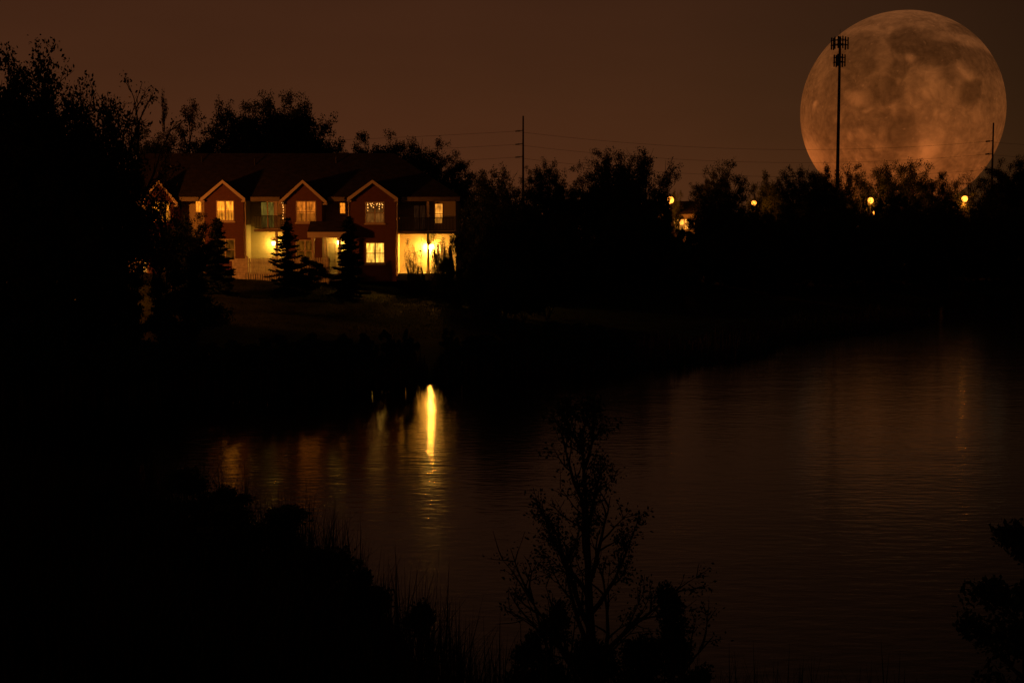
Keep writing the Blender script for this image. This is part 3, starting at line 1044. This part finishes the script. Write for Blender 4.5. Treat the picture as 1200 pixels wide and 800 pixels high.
def grow_tree(seed, trunk_frac=.3, spread=.36, limbs=9, density=14, leaf=.017, clump=.028, leafless=0., up=.35, multi=1, drop=.0, kind='round'):
    """unit-height tree: returns (wood MB, leaf quads)"""
    r = random.Random(seed)
    wood = MB()
    anchors = []
    def path(p, d, L, n, wob, upw):
        pts = [p.copy()]
        d = d.normalized()
        for i in range(n):
            d = (d + rvec(r) * wob + Vector((0, 0, upw))).normalized()
            p = p + d * (L / n)
            pts.append(p)
        return pts, d
    for s in range(multi):
        base = Vector((0, 0, -.02)) + (Vector((r.uniform(-.02, .02), r.uniform(-.02, .02), 0)) if multi > 1 else Vector((0, 0, 0)))
        td = Vector((r.uniform(-.06, .06), r.uniform(-.06, .06), 1)) if multi == 1 else Vector((r.uniform(-.5, .5), r.uniform(-.5, .5), 1))
        TL = (.55 if kind == 'round' else .93) if multi == 1 else r.uniform(.6, .95)
        tp, _ = path(base, td, TL, 9, .05 if multi == 1 else .09, .05)
        r0 = .02 if multi == 1 else .011
        wood.tube(tp, [r0 * (1.25 if i == 0 else 1) * (1 - i / 9.6) for i in range(10)], 7)
        def on_trunk(u):
            x = u * 9; i = min(int(x), 8)
            return tp[i].lerp(tp[i + 1], x - i)
        nl = limbs if multi == 1 else max(4, limbs // 2)
        for k in range(nl):
            u = trunk_frac + (1 - trunk_frac) * (k + r.uniform(0, .8)) / nl
            q = (u - trunk_frac) / (1 - trunk_frac)
            if kind == 'round': env = .72 + .36 * math.sin(math.pi * min(1, q * .95 + .12))
            elif kind == 'tall': env = max(.3, 1 - .75 * q)
            else: env = .9 - .5 * q
            a = k * 2.4 + r.uniform(-.5, .5)
            el = up + .9 * q * q + r.uniform(-.15, .2)
            dirv = Vector((math.cos(a), math.sin(a), math.tan(min(el, 1.25))))
            L = spread * env * r.uniform(.75, 1.2)
            if kind == 'round':
                sz = (k + .5) / nl * 1.12 - .12
                th_ = math.acos(max(-1, min(1, 1 - (sz + .12) / 1.12 * 1.25)))   # polar angle from the top
                rad_ = r.uniform(.8, 1.12)
                tip = Vector((math.sin(th_) * math.cos(a) * spread * rad_, math.sin(th_) * math.sin(a) * spread * rad_, .56 + .40 * math.cos(th_) * rad_))
                st_ = on_trunk(min(.98, .45 + .5 * (1 - th_ / math.pi) * r.uniform(.7, 1.1)))
                L = (tip - st_).length
                lp = []
                bow = rvec(r) * L * .12 - Vector((0, 0, L * .05))
                for i in range(7):
                    w_ = i / 6
                    lp.append(st_.lerp(tip, w_) + bow * (4 * w_ * (1 - w_)) + rvec(r) * L * .02)
                q = .4
            else:
                lp, _ = path(on_trunk(min(u, .98)), dirv, L, 6, .16, .05)
            lr = max(.0035, .0095 * (1 - .55 * q)) * (1 if multi == 1 else .7)
            wood.tube(lp, [lr * (1 - i / 7) for i in range(7)], 5)
            for j in range(r.randint(5, 7)):
                v = .25 + .75 * (j + r.random()) / 7
                x = v * 6; i = min(int(x), 5)
                sp = lp[i].lerp(lp[i + 1], x - i)
                sd = (lp[min(i + 1, 6)] - lp[i]).normalized() + rvec(r) * .85 + Vector((0, 0, .0 if kind == 'round' else .2))
                SL = L * r.uniform(.28, .5) * (1.1 - .4 * v) * (.72 if kind == 'round' else 1)
                bp_, _ = path(sp, sd, SL, 4, .22, .04 - drop)
                wood.tube(bp_, [lr * .45 * (1 - i / 5) for i in range(5)], 3, False)
                for w in range(r.randint(3, 5)):
                    i2 = r.randint(1, 4)
                    td_ = (bp_[i2] - bp_[i2 - 1]).normalized() + rvec(r) * .9
                    wp_, _ = path(bp_[i2], td_, SL * r.uniform(.3, .6), 3, .2, .03 - drop)
                    wood.tube(wp_, [lr * .2, lr * .16, lr * .12, lr * .08], 3, False)
                    if r.random() >= leafless:
                        anchors += [tuple(p) for p in (wp_[1:] if kind != 'round' else wp_[2:])]
                if r.random() >= leafless: anchors += [tuple(bp_[3]), tuple(bp_[4])]
    lv = leaf_quads(anchors, density, clump, leaf, seed) if anchors else np.zeros((0, 4, 3))
    return wood, lv

def grow_spruce(seed, width=.22):
    r = random.Random(seed)
    g = np.random.default_rng(seed)
    wood = MB()
    wood.tube([(0, 0, -.02), (0, 0, .5), (0, 0, .98)], [.016, .01, .002], 7)
    Q = []
    z = .05
    while z < .97:
        n = r.randint(6, 8)
        L0 = width * (1 - z) ** .85 + .012
        for k in range(n):
            a = 2 * math.pi * (k + r.random() * .7) / n
            if r.random() < .14: continue
            L = L0 * r.uniform(.5, 1.3)
            zb = z + r.uniform(-.03, .03); dr = r.uniform(.1, .7)
            pts = []
            for i in range(5):
                u = i / 4
                pts.append(Vector((math.cos(a) * L * u, math.sin(a) * L * u, zb - dr * L * u + .3 * L * u * u)))
            wood.tube(pts, [.004, .003, .0025, .002, .001], 3, False)
            m = max(12, int(300 * L / width))
            us = g.uniform(.08, 1.02, m)
            c = np.stack([np.cos(a) * L * us, np.sin(a) * L * us, zb - dr * L * us + .3 * L * us ** 2], 1)
            w = .022 * (1.15 - us)[:, None] + .006
            c += g.normal(0, 1, (m, 3)) * w * np.array([1, 1, .45])
            u_ = np.stack([np.full(m, np.cos(a)), np.full(m, np.sin(a)), g.normal(-.1, .3, m)], 1) + g.normal(0, .55, (m, 3))
            u_ /= np.linalg.norm(u_, axis=1, keepdims=True)
            v_ = np.cross(u_, g.normal(0, 1, (m, 3))); v_ /= np.linalg.norm(v_, axis=1, keepdims=True)
            s = .028 * g.uniform(.6, 1.3, (m, 1))
            Q.append(np.stack([c - u_ * s * .5, c + v_ * s * .2, c + u_ * s * .5, c - v_ * s * .2], 1))
        z += .048 * r.uniform(.8, 1.2)
    return wood, np.concatenate(Q)

PROTO = {}
def proto(name, wood, lv, leafmat):
    wo_ = wood.build('trunk', BARK)
    cr_ = quads_object('crown', lv, leafmat) if len(lv) else None
    ws = [wo_.data, cr_.data if cr_ else None]
    bpy.data.objects.remove(wo_)
    if cr_: bpy.data.objects.remove(cr_)
    PROTO[name] = ws
for i, s in enumerate((11, 22, 33)):
    proto(f'broad{i}', *grow_tree(s, .16, .36, 36, 24, .0145, .022), LEAF)
for i, s in enumerate((44, 55)):
    proto(f'loose{i}', *grow_tree(s, .2, .31, 24, 17, .0145, .021, .4), LEAF)
for i, s in enumerate((66, 77)):
    proto(f'bare{i}', *grow_tree(s, .2, .30, 16, 5, .014, .018, .5, .5, kind='tall' if i == 0 else 'round'), LEAF2)
for i, s in enumerate((88, 99)):
    proto(f'column{i}', *grow_tree(s, .12, .30, 18, 12, .018, .024, .1, .45, kind='tall'), LEAF)
for i, (s, w) in enumerate(((5, .22), (6, .30), (17, .2))):
    proto(f'spruce{i}', *grow_spruce(s, w), NEEDLE)
for i, s in enumerate((7, 8, 9)):
    proto(f'shrub{i}', *grow_tree(s, .08, .42, 9, 20, .024, .03, multi=5, up=.5, kind='shrub'), LEAF)
proto('airy', *grow_tree(101, .1, .36, 13, 3, .020, .045, .45, multi=6, up=.7, kind='shrub'), LEAF2)

NAMES = {'broad': ('broadleaf_tree', 'tree'), 'loose': ('broadleaf_tree', 'tree'), 'bare': ('bare_tree', 'tree'), 'column': ('broadleaf_tree', 'tree'),
         'spruce': ('spruce_tree', 'spruce'), 'shrub': ('shrub', 'shrub'), 'airy': ('shrub', 'shrub')}
def tree(kind, px, top, d, wide, label, group=None, rz=None, sink=0):
    """wide: crown width in photo pixels, or None to keep the kind's own proportion"""
    t = P(px, top, d)
    g = gz(t.x, d) - sink
    H = t.z - g
    base = kind.rstrip('0123456789')
    n, cat = NAMES[base]
    rr = random.Random(int(px * 7 + d))
    o = thing(n, label, cat, (t.x, d, g), rr.uniform(0, 6.28) if rz is None else rz, group)
    me_w, me_c = PROTO[kind]
    zs = np.zeros(len(me_w.vertices) * 3); me_w.vertices.foreach_get('co', zs)
    zs = zs.reshape(-1, 3)
    if me_c:
        cs = np.zeros(len(me_c.vertices) * 3); me_c.vertices.foreach_get('co', cs); cs = cs.reshape(-1, 3)
        hz = max(np.percentile(cs[:, 2], 99.7), zs[:, 2].max() * .97); wd = 2 * np.percentile(np.hypot(cs[:, 0], cs[:, 1]), 97)
    else:
        hz = zs[:, 2].max(); wd = 2 * np.percentile(np.hypot(zs[:, 0], zs[:, 1]), 98)
    k = H / hz
    kx = k if wide is None else (wide / FPX * d) / wd
    if base in ('broad', 'loose', 'bare') and (wide or 99) >= 30:
        kx = max(kx, .72 * k)          # keep crowns from being drawn out into spires
    o.scale = (kx, kx, k)
    for nm, me_ in (('trunk', me_w), ('crown', me_c)):
        if me_ is None: continue
        c = bpy.data.objects.new(nm, me_)
        C.objects.link(c)
        c.parent = o
    return o

# behind the townhouses
GB = 'trees behind the townhouses'
tree('broad0', 330, 113, 126, 118, 'big round dense tree rising behind the roof above the second and third gables', GB)
tree('broad2', 312, 124, 124, 96, 'dense crown filling the left half of the big round tree clump behind the roof', GB)
tree('broad1', 352, 121, 125, 86, 'dense crown filling the right half of the big round tree clump behind the roof', GB)
tree('broad0', 478, 168, 126, 70, 'dense low crown behind the right end of the roof ridge', GB)
tree('broad1', 268, 124, 130, 80, 'dense tree adjoining the left side of the big round tree behind the roof', GB)
tree('bare0', 222, 118, 128, 50, 'leafless tree with fine upright twigs behind the left part of the roof', GB)
tree('broad2', 452, 158, 128, 100, 'low broad tree behind the right half of the roof', GB)
tree('loose0', 503, 164, 130, 48, 'small airy tree at the right end of the roofline', GB)
tree('broad1', 408, 170, 132, 56, 'low tree crown just peeking over the roof ridge right of the big round tree', GB)
tree('broad0', 180, 150, 118, 90, 'dark tree behind the left end of the roof', GB)
# left bank
GL = 'dark trees on the left bank'
tree('broad0', 4, 62, 60, 130, 'tallest dark tree cut by the left edge of the photo', GL)
tree('loose0', 46, 74, 63, 84, 'tall dark tree second from the left edge with a ragged top', GL)
tree('loose1', 88, 104, 66, 78, 'loose tree with a rounded clump, third from the left edge', GL)
tree('bare1', 138, 92, 68, 85, 'thin tree with sparse upright branches against the sky left of the townhouses', GL)
tree('bare0', 190, 106, 74, 29, 'thin sparse tree with a drooping tip reaching over the left end of the roof', GL)
tree('broad0', 30, 150, 58, 150, 'dense dark tree filling the left edge below the tallest tree', GL)
tree('broad2', 100, 152, 64, 130, 'dense dark tree below the loose clump on the left bank', GL)
tree('broad1', 108, 178, 70, 84, 'dense dark tree at the left end of the townhouses', GL)
tree('broad0', 200, 266, 87, 44, 'rounded dark tree at the foot of the leftmost gable', GL)
tree('loose0', 184, 226, 77, 44, 'leafy tree in front of the leftmost gable with lit window behind its leaves', GL)
tree('broad2', 220, 251, 84, 60, 'low dark tree below the leftmost gable', GL)
tree('broad0', 104, 245, 80, 70, 'low dark tree left of the leftmost gable', GL)
tree('broad1', 70, 230, 56, 130, 'low dark tree nearest the water at the left', GL)
# spruces and shrubs in front of the facade
tree('spruce0', 254, 257, 90, 46, 'small spruce in front of the second gable', 'spruces in front of the townhouses')
tree('spruce1', 337, 257, 93, 52, 'spruce beside the lit patio, left of the third gable window', 'spruces in front of the townhouses')
tree('spruce2', 409, 256, 93, 44, 'spruce in front of the entrance porch', 'spruces in front of the townhouses')
tree('shrub0', 356, 302, 92.5, 62, 'wide dark shrub below the third gable, between two spruces')
tree('airy', 486, 280, 98.2, 24, 'thin leafy shrub left of the post of the lit right porch')
tree('airy', 521, 272, 98.2, 32, 'tallest thin leafy shrub at the right end of the lit right porch', rz=2.2)
tree('shrub1', 525, 291, 97.6, 18, 'small dense bush at the outer corner of the lit right porch')
tree('airy', 527, 278, 98.4, 24, 'thin leafy shrub at the outer corner of the lit right porch', rz=1.1)
tree('airy', 510, 283, 98.0, 24, 'thin leafy shrub just right of the post of the lit right porch', rz=4.0)
for px in (480, 488, 495):
    tree('shrub1', px, 313.5, 98.6, 9, 'low round plant at the foot of the lit porch wall', 'low plants at the porch wall')
# right end of the townhouses
GR = 'trees right of the townhouses'
tree('broad2', 531, 181, 124, 78, 'dark round tree behind the right end of the roof', GB)
tree('broad1', 582, 200, 94, 72, 'dark tree covering the right end of the townhouses', GR)
tree('broad2', 592, 226, 90, 70, 'low dark tree right of the townhouses, sloping toward the utility pole', GR)
tree('broad0', 551, 232, 98, 29, 'slim dark tree touching the right porch', GR)
tree('bare1', 592, 197, 160, 46, 'pale sparse tree far behind, just left of the lone utility pole', GR)
tree('broad0', 622, 240, 95, 80, 'low dark tree below the lone utility pole', GR)
# far treeline, left to right
GT = 'trees of the far treeline'
far = [('broad1', 640, 190, 138, 48, 'round tree just right of the lone utility pole'),
       ('loose0', 708, 175, 142, 70, 'open crowned tall tree, left one of the tallest pair in the middle of the photo'),
       ('broad1', 722, 184, 143, 84, 'dense crown filling the gap within the tallest pair'),
       ('loose1', 752, 177, 146, 78, 'open crowned tall tree, right one of the tallest pair in the middle of the photo'),
       ('broad2', 678, 212, 140, 66, 'low dense tree left of the tallest pair'),
       ('broad0', 728, 215, 138, 84, 'dense dark tree below the tallest pair'),
       ('broad1', 758, 242, 146, 60, 'dark tree under the leftmost far street lamp'),
       ('broad1', 826, 211, 190, 50, 'low tree behind the gap by the leftmost far street lamp'),
       ('loose0', 848, 188, 172, 66, 'airy tree halfway between the two leftmost far lamps'),
       ('broad2', 846, 212, 166, 76, 'dense dark tree below the airy tree between the two leftmost far lamps'),
       ('broad0', 904, 204, 186, 44, 'tree just right of the small far lamp'),
       ('loose1', 938, 196, 190, 52, 'tree left of the antenna mast at the left rim of the moon'),
       ('broad1', 966, 196, 192, 48, 'tree at the foot of the antenna mast'),
       ('loose0', 998, 193, 198, 44, 'tree immediately right of the antenna mast'),
       ('loose1', 1036, 192, 202, 40, 'tree right of the lamp below the moon centre'),
       ('loose1', 1064, 189, 198, 42, 'tallest crown below the moon'),
       ('broad2', 1088, 203, 196, 32, 'narrow tree below the moon'),
       ('loose0', 1112, 206, 206, 40, 'small airy tree left of the rightmost far lamp'),
       ('bare1', 1142, 200, 215, 40, 'sparse tree between the rightmost lamp and the utility pole'),
       ('broad2', 1176, 190, 200, 60, 'dense tree right of the utility pole at the moon'),
       ('broad0', 1206, 186, 196, 70, 'dense tree cut by the right edge of the photo'),
       ('broad1', 655, 250, 120, 90, 'low dark tree nearest the water right of the townhouses'),
       ('broad2', 925, 226, 184, 72, 'dark tree in the lower row left of the antenna mast'),
       ('broad0', 880, 255, 168, 70, 'dark tree in the lower row under the small far lamp'),
       ('broad1', 985, 222, 188, 58, 'dark tree in the lower row under the antenna mast'),
       ('broad0', 1052, 218, 188, 44, 'dark tree in the lower row under the tallest crown below the moon'),
       ('broad2', 1095, 232, 186, 62, 'dark tree in the lower row left of the rightmost far lamp'),
       ('broad1', 1164, 222, 192, 40, 'dark tree in the lower row under the utility pole at the moon'),
       ('broad0', 1010, 258, 180, 70, 'dark low tree beneath the two stacked lamps below the moon'),
       ('broad1', 1188, 240, 182, 70, 'dark low tree at the right edge by the shore')]
for k, px, top, d, w, lab in far:
    tree(k, px, top, d, w, lab, GT)
rng = random.Random(31)
for i, px in enumerate((736, 752, 766, 836, 848, 866, 886, 910, 936, 962, 990, 1016, 1034, 1062, 1088, 1112, 1132, 1160, 1188)):
    v = (px - 600) / FPX
    dd_ = 90
    while float(sd_lake(np.array([v * dd_]), np.array([dd_]))[0]) < 6: dd_ += 3
    dd_ = max(dd_, 122 + (px - 740) * .1) + rng.uniform(0, 8)
    tree(f'broad{i % 3}', px + rng.uniform(-3, 3), 247 + rng.uniform(-5, 4), dd_, rng.uniform(50, 66), 'low black tree of the unlit row along the far shore', 'low row of trees along the far shore')
for px, top, d_, w, lab in ((781, 222, 164, 22, 'small airy tree half veiling the leftmost far lamp'), (887, 226, 175, 20, 'small airy tree half veiling the small far lamp'),
                            (1015, 222, 187, 20, 'small airy tree half veiling the two stacked lamps')):
    tree('loose0', px, top, d_, w, lab, 'small airy trees before the far lamps')
for px, top, d_, w, lab in ((790, 224, 175, 24, 'airy tree behind the leftmost far lamp, its leaves lit orange'), (886, 229, 185, 22, 'airy tree behind the small far lamp, its leaves lit orange'),
                            (1023, 222, 200, 26, 'airy tree behind the two stacked lamps, its leaves lit orange'), (1128, 224, 208, 24, 'airy tree behind the rightmost far lamp, its leaves lit orange')):
    tree('loose1', px, top, d_, w, lab, 'lit trees behind the far lamps')
rng = random.Random(41)  # bushes added to cut the house reflections, with gaps for the streaks
for i, px in enumerate(list(range(-6, 186, 14)) + list(range(186, 462, 9)) + [468, 478, 526, 534] + list(range(552, 720, 11))):
    if 441 < px < 456: continue
    dd_ = 46.0
    v = (px - 600) / FPX
    while float(sd_lake(np.array([v * dd_]), np.array([dd_]))[0]) > 0: dd_ += .5
    while float(sd_lake(np.array([v * dd_]), np.array([dd_]))[0]) < 1.3: dd_ += .4
    h_ = rng.uniform(1.5, 2.3)
    tree(f'shrub{i % 3}', px, 280 - (gz(v * dd_, dd_) + h_ - CAMH) / dd_ * FPX, dd_ + rng.uniform(0, 1), 24 if 420 < px < 540 else rng.uniform(50, 70), 'low dark bush added on the far shore to cut the townhouse reflections', 'added low bushes on the far shore')
for px, top, d_, w in ((556, 300, 89, 60), (586, 302, 86, 60), (612, 300, 88, 60), (640, 304, 92, 60), (535, 306, 95, 34)):
    tree(f'shrub{px % 3}', px, top, d_, w, 'dark shrub under the trees right of the townhouses', 'shrubs right of the townhouses')
for px, top, d_, w in ((8, 312, 60, 80), (24, 318, 58, 80), (40, 310, 61, 80), (56, 316, 59, 80)):  # added to block the left street lamp's reflection in the lake
    tree(f'shrub{px % 3}', px, top, d_, w, 'dark shrub added on the left bank to block the street lamp reflection', 'shrubs on the left bank')
tree('broad0', 784, 266, 125, 44, 'low dark tree added below the leftmost far lamp to block its reflection', None)  # added to keep this lamp's streak off the water
tree('broad2', 1130, 246, 168, 50, 'low dark tree added below the rightmost far lamp to block its reflection', None)  # added to stop the lamp's orange streak on the lake
tree('shrub0', 797, 290, 115, 64, 'dark bush added near the shore to block the far house window reflection', None)  # added blocker for the lit window's reflection
tree('shrub1', 790, 270, 150, 40, 'dark bush added to cover the lit wall below the far house window', None)  # added, like the next bush, to hide lit wall and window streak
tree('shrub2', 808, 272, 152, 40, 'dark bush added to cover the lit wall at the right end of the far house', None)
# unlit undergrowth on the far bank: nothing in the photo tells these apart
rng = random.Random(12)
for i in range(58):
    u = i / 57
    px = 560 + 660 * u + rng.uniform(-8, 8)
    dd_ = 100 + 85 * u ** .8 + rng.uniform(-6, 10)
    x = P(px, 280, dd_).x
    if float(sd_lake(np.array([x]), np.array([dd_]))[0]) < 2: dd_ += 14
    x = P(px, 280, dd_).x
    if float(sd_lake(np.array([x]), np.array([dd_]))[0]) < 1: continue
    top = 280 - (gz(x, dd_) + rng.uniform(2.5, 5.0) - CAMH) / dd_ * FPX
    tree(f'shrub{i % 3}', px, top, dd_, rng.uniform(40, 62), 'dark shrub in the unlit undergrowth along the far bank', 'shrubs along the far bank')
for i in range(26):
    px = -10 + i * 9 + rng.uniform(-6, 6)
    dd_ = rng.uniform(56, 74)
    x = P(px, 280, dd_).x
    if float(sd_lake(np.array([x]), np.array([dd_]))[0]) < 1 or 148 < px < 188: continue
    top = 280 - (gz(x, dd_) + rng.uniform(2.0, 4.5) - CAMH) / dd_ * FPX
    tree(f'shrub{i % 3}', px, top, dd_, rng.uniform(60, 95), 'dark shrub added on the left bank to block the street lamp reflection', 'shrubs on the left bank')

# ------------------------------------------------------------------ foreground
def near_tree(px, top, d, seed, label, H=None, **k):
    t = P(px, top, d)
    g = gz(t.x, d)
    w, lv = grow_tree(seed, **k)
    o = thing('young_tree', label, 'tree', (t.x, d, g))
    w.build('trunk', BARK, o)
    quads_object('crown', lv, LEAF, o)
    s = (t.z - g) / .97
    o.scale = (s, s, s)
    return o
near_tree(706, 462, 14.6, 203, 'young thin leaved tree standing on the near bank before the water', trunk_frac=.12, spread=.40, limbs=19, density=6, leaf=.0092, clump=.0125,
          leafless=.35, up=.75, kind='tall')
near_tree(1205, 612, 12.6, 207, 'young leafy tree cut by the right edge of the photo on the near bank', trunk_frac=.1, spread=.30, limbs=13, density=7, leaf=.02, clump=.024, up=.4, kind='tall')
for k, px, top, d, w, lab in [('shrub0', 655, 715, 15, 130, 'low shrub at the left foot of the young tree on the near bank'),
                              ('shrub1', 770, 700, 15.2, 150, 'low shrub at the right foot of the young tree on the near bank'),
                              ('shrub1', 425, 664, 18.2, 150, 'dark bush at the right end of the tall reeds'), ('shrub0', 205, 552, 24, 190, 'dark bush at the left among the reeds'), ('shrub2', 305, 585, 21, 210, 'dark bush standing in the reeds at the lower left')]:
    tree(k, px, top, d, w, lab)

def blades(name, pts, heights, width, seed, material, heads=0., lean=.18):
    g = np.random.default_rng(seed)
    n = len(pts)
    a = g.uniform(0, 2 * math.pi, n)
    ln = heights * g.uniform(.02, lean, n)
    Q = []
    wv = np.stack([np.cos(a + 1.3), np.sin(a + 1.3), np.zeros(n)], 1) * width * g.uniform(.6, 1.5, (n, 1))
    def at(u):
        return pts + np.stack([np.cos(a) * ln * u ** 2, np.sin(a) * ln * u ** 2, heights * u * (1 - .12 * u * (ln / heights) / .2)], 1)
    us = [0, .35, .7, 1.0]
    ws = [1, .85, .55, .06]
    for i in range(3):
        p, q = at(us[i]), at(us[i + 1])
        Q.append(np.stack([p - wv * ws[i] / 2, p + wv * ws[i] / 2, q + wv * ws[i + 1] / 2, q - wv * ws[i + 1] / 2], 1))
    if heads:
        idx = np.where(g.random(n) < heads)[0]
        e = at(1.0)[idx]
        for ax in ((1, 0, 0), (0, 1, 0)):
            w_ = np.array(ax) * .017
            lo, hi = np.array([0, 0, -.06]), np.array([0, 0, .13])
            Q.append(np.stack([e - w_ + lo, e + w_ + lo, e + w_ + hi, e - w_ + hi], 1))
    return quads_object(name, np.concatenate(Q), material)

g = np.random.default_rng(5)
n = 150000
X = g.uniform(-26, 12, n); Y = g.uniform(8, 37, n)
D = sd_lake(X, Y)
ok = (D > -.9) & (D < 5.5) & (Y < 36)
X, Y, D = X[ok], Y[ok], D[ok]
clump = .5 + .5 * np.sin(X * 2.1 + 1.3 * np.sin(Y * 1.7)) * np.sin(Y * 1.9 + X)
keep = g.random(len(X)) < (.35 + .65 * clump)
X, Y, D, clump = X[keep], Y[keep], D[keep], clump[keep]
left = sm((1.5 - X) / 4)
hts = (1.75 + .7 * left) * (.62 + .42 * clump) * g.uniform(.7, 1.2, len(X))
pts = np.stack([X, Y, np.maximum(ground_h(X, Y), -.1) - .05], 1)
# never taller than the sight line to the water the photo shows
tag(blades('reed_bed', pts, hts, .022, 6, REED, 0, .5), 'dark bed of tall reeds along the near shore', 'reeds', None, 'stuff')
n = 26000
X = g.uniform(-12, 10, n); Y = g.uniform(4, 24, n)
D = sd_lake(X, Y)
ok = (D > .5)
X, Y = X[ok], Y[ok]
pts = np.stack([X, Y, ground_h(X, Y) - .03], 1)
tag(blades('bank_grass', pts, g.uniform(.25, .7, len(X)), .012, 9, REED, 0, .5), 'rough dark grass on the near bank', 'grass', None, 'stuff')
n = 30000
X = g.uniform(-32, 6, n); Y = g.uniform(78, 99, n)
ok = (sd_lake(X, Y) > 6)
X, Y = X[ok], Y[ok]
pts = np.stack([X, Y, ground_h(X, Y) - .02], 1)
tag(blades('lawn_grass', pts, g.uniform(.06, .16, len(X)), .02, 10, GRASSM, 0, .6), 'short lawn grass before the townhouses', 'grass', None, 'stuff')

n = 95000  # reeds added to block house reflections, thinned where the streaks pass
X = g.uniform(-24, 34, n); Y = g.uniform(48, 108, n)
D = sd_lake(X, Y)
px_ = X / Y * FPX + 600
open_ = .9 * np.exp(-((px_ - 503) / 7) ** 2) + .55 * np.exp(-((px_ - 448) / 7) ** 2)
ok = (D > -.3) & (D < 2.6) & (g.random(n) > open_)
X, Y, D, px_, open_ = X[ok], Y[ok], D[ok], px_[ok], open_[ok]
hts = g.uniform(.8, 1.75, len(X)) * (.85 + .25 * np.sin(X * 1.3) * np.sin(X * .37 + 1)) * (1 - .6 * np.minimum(open_, 1)) * (1 + .45 * np.exp(-((px_ - 316) / 16) ** 4) + .3 * np.exp(-((px_ - 472) / 12) ** 4) + .3 * np.exp(-((px_ - 528) / 10) ** 4))
pts = np.stack([X, Y, np.maximum(ground_h(X, Y), -.05) - .03], 1)
tag(blades('added_shore_reeds', pts, hts, .06, 16, REED, 0, .25), 'dark reeds added along the far shore to cut the house reflections', 'reeds', None, 'stuff')
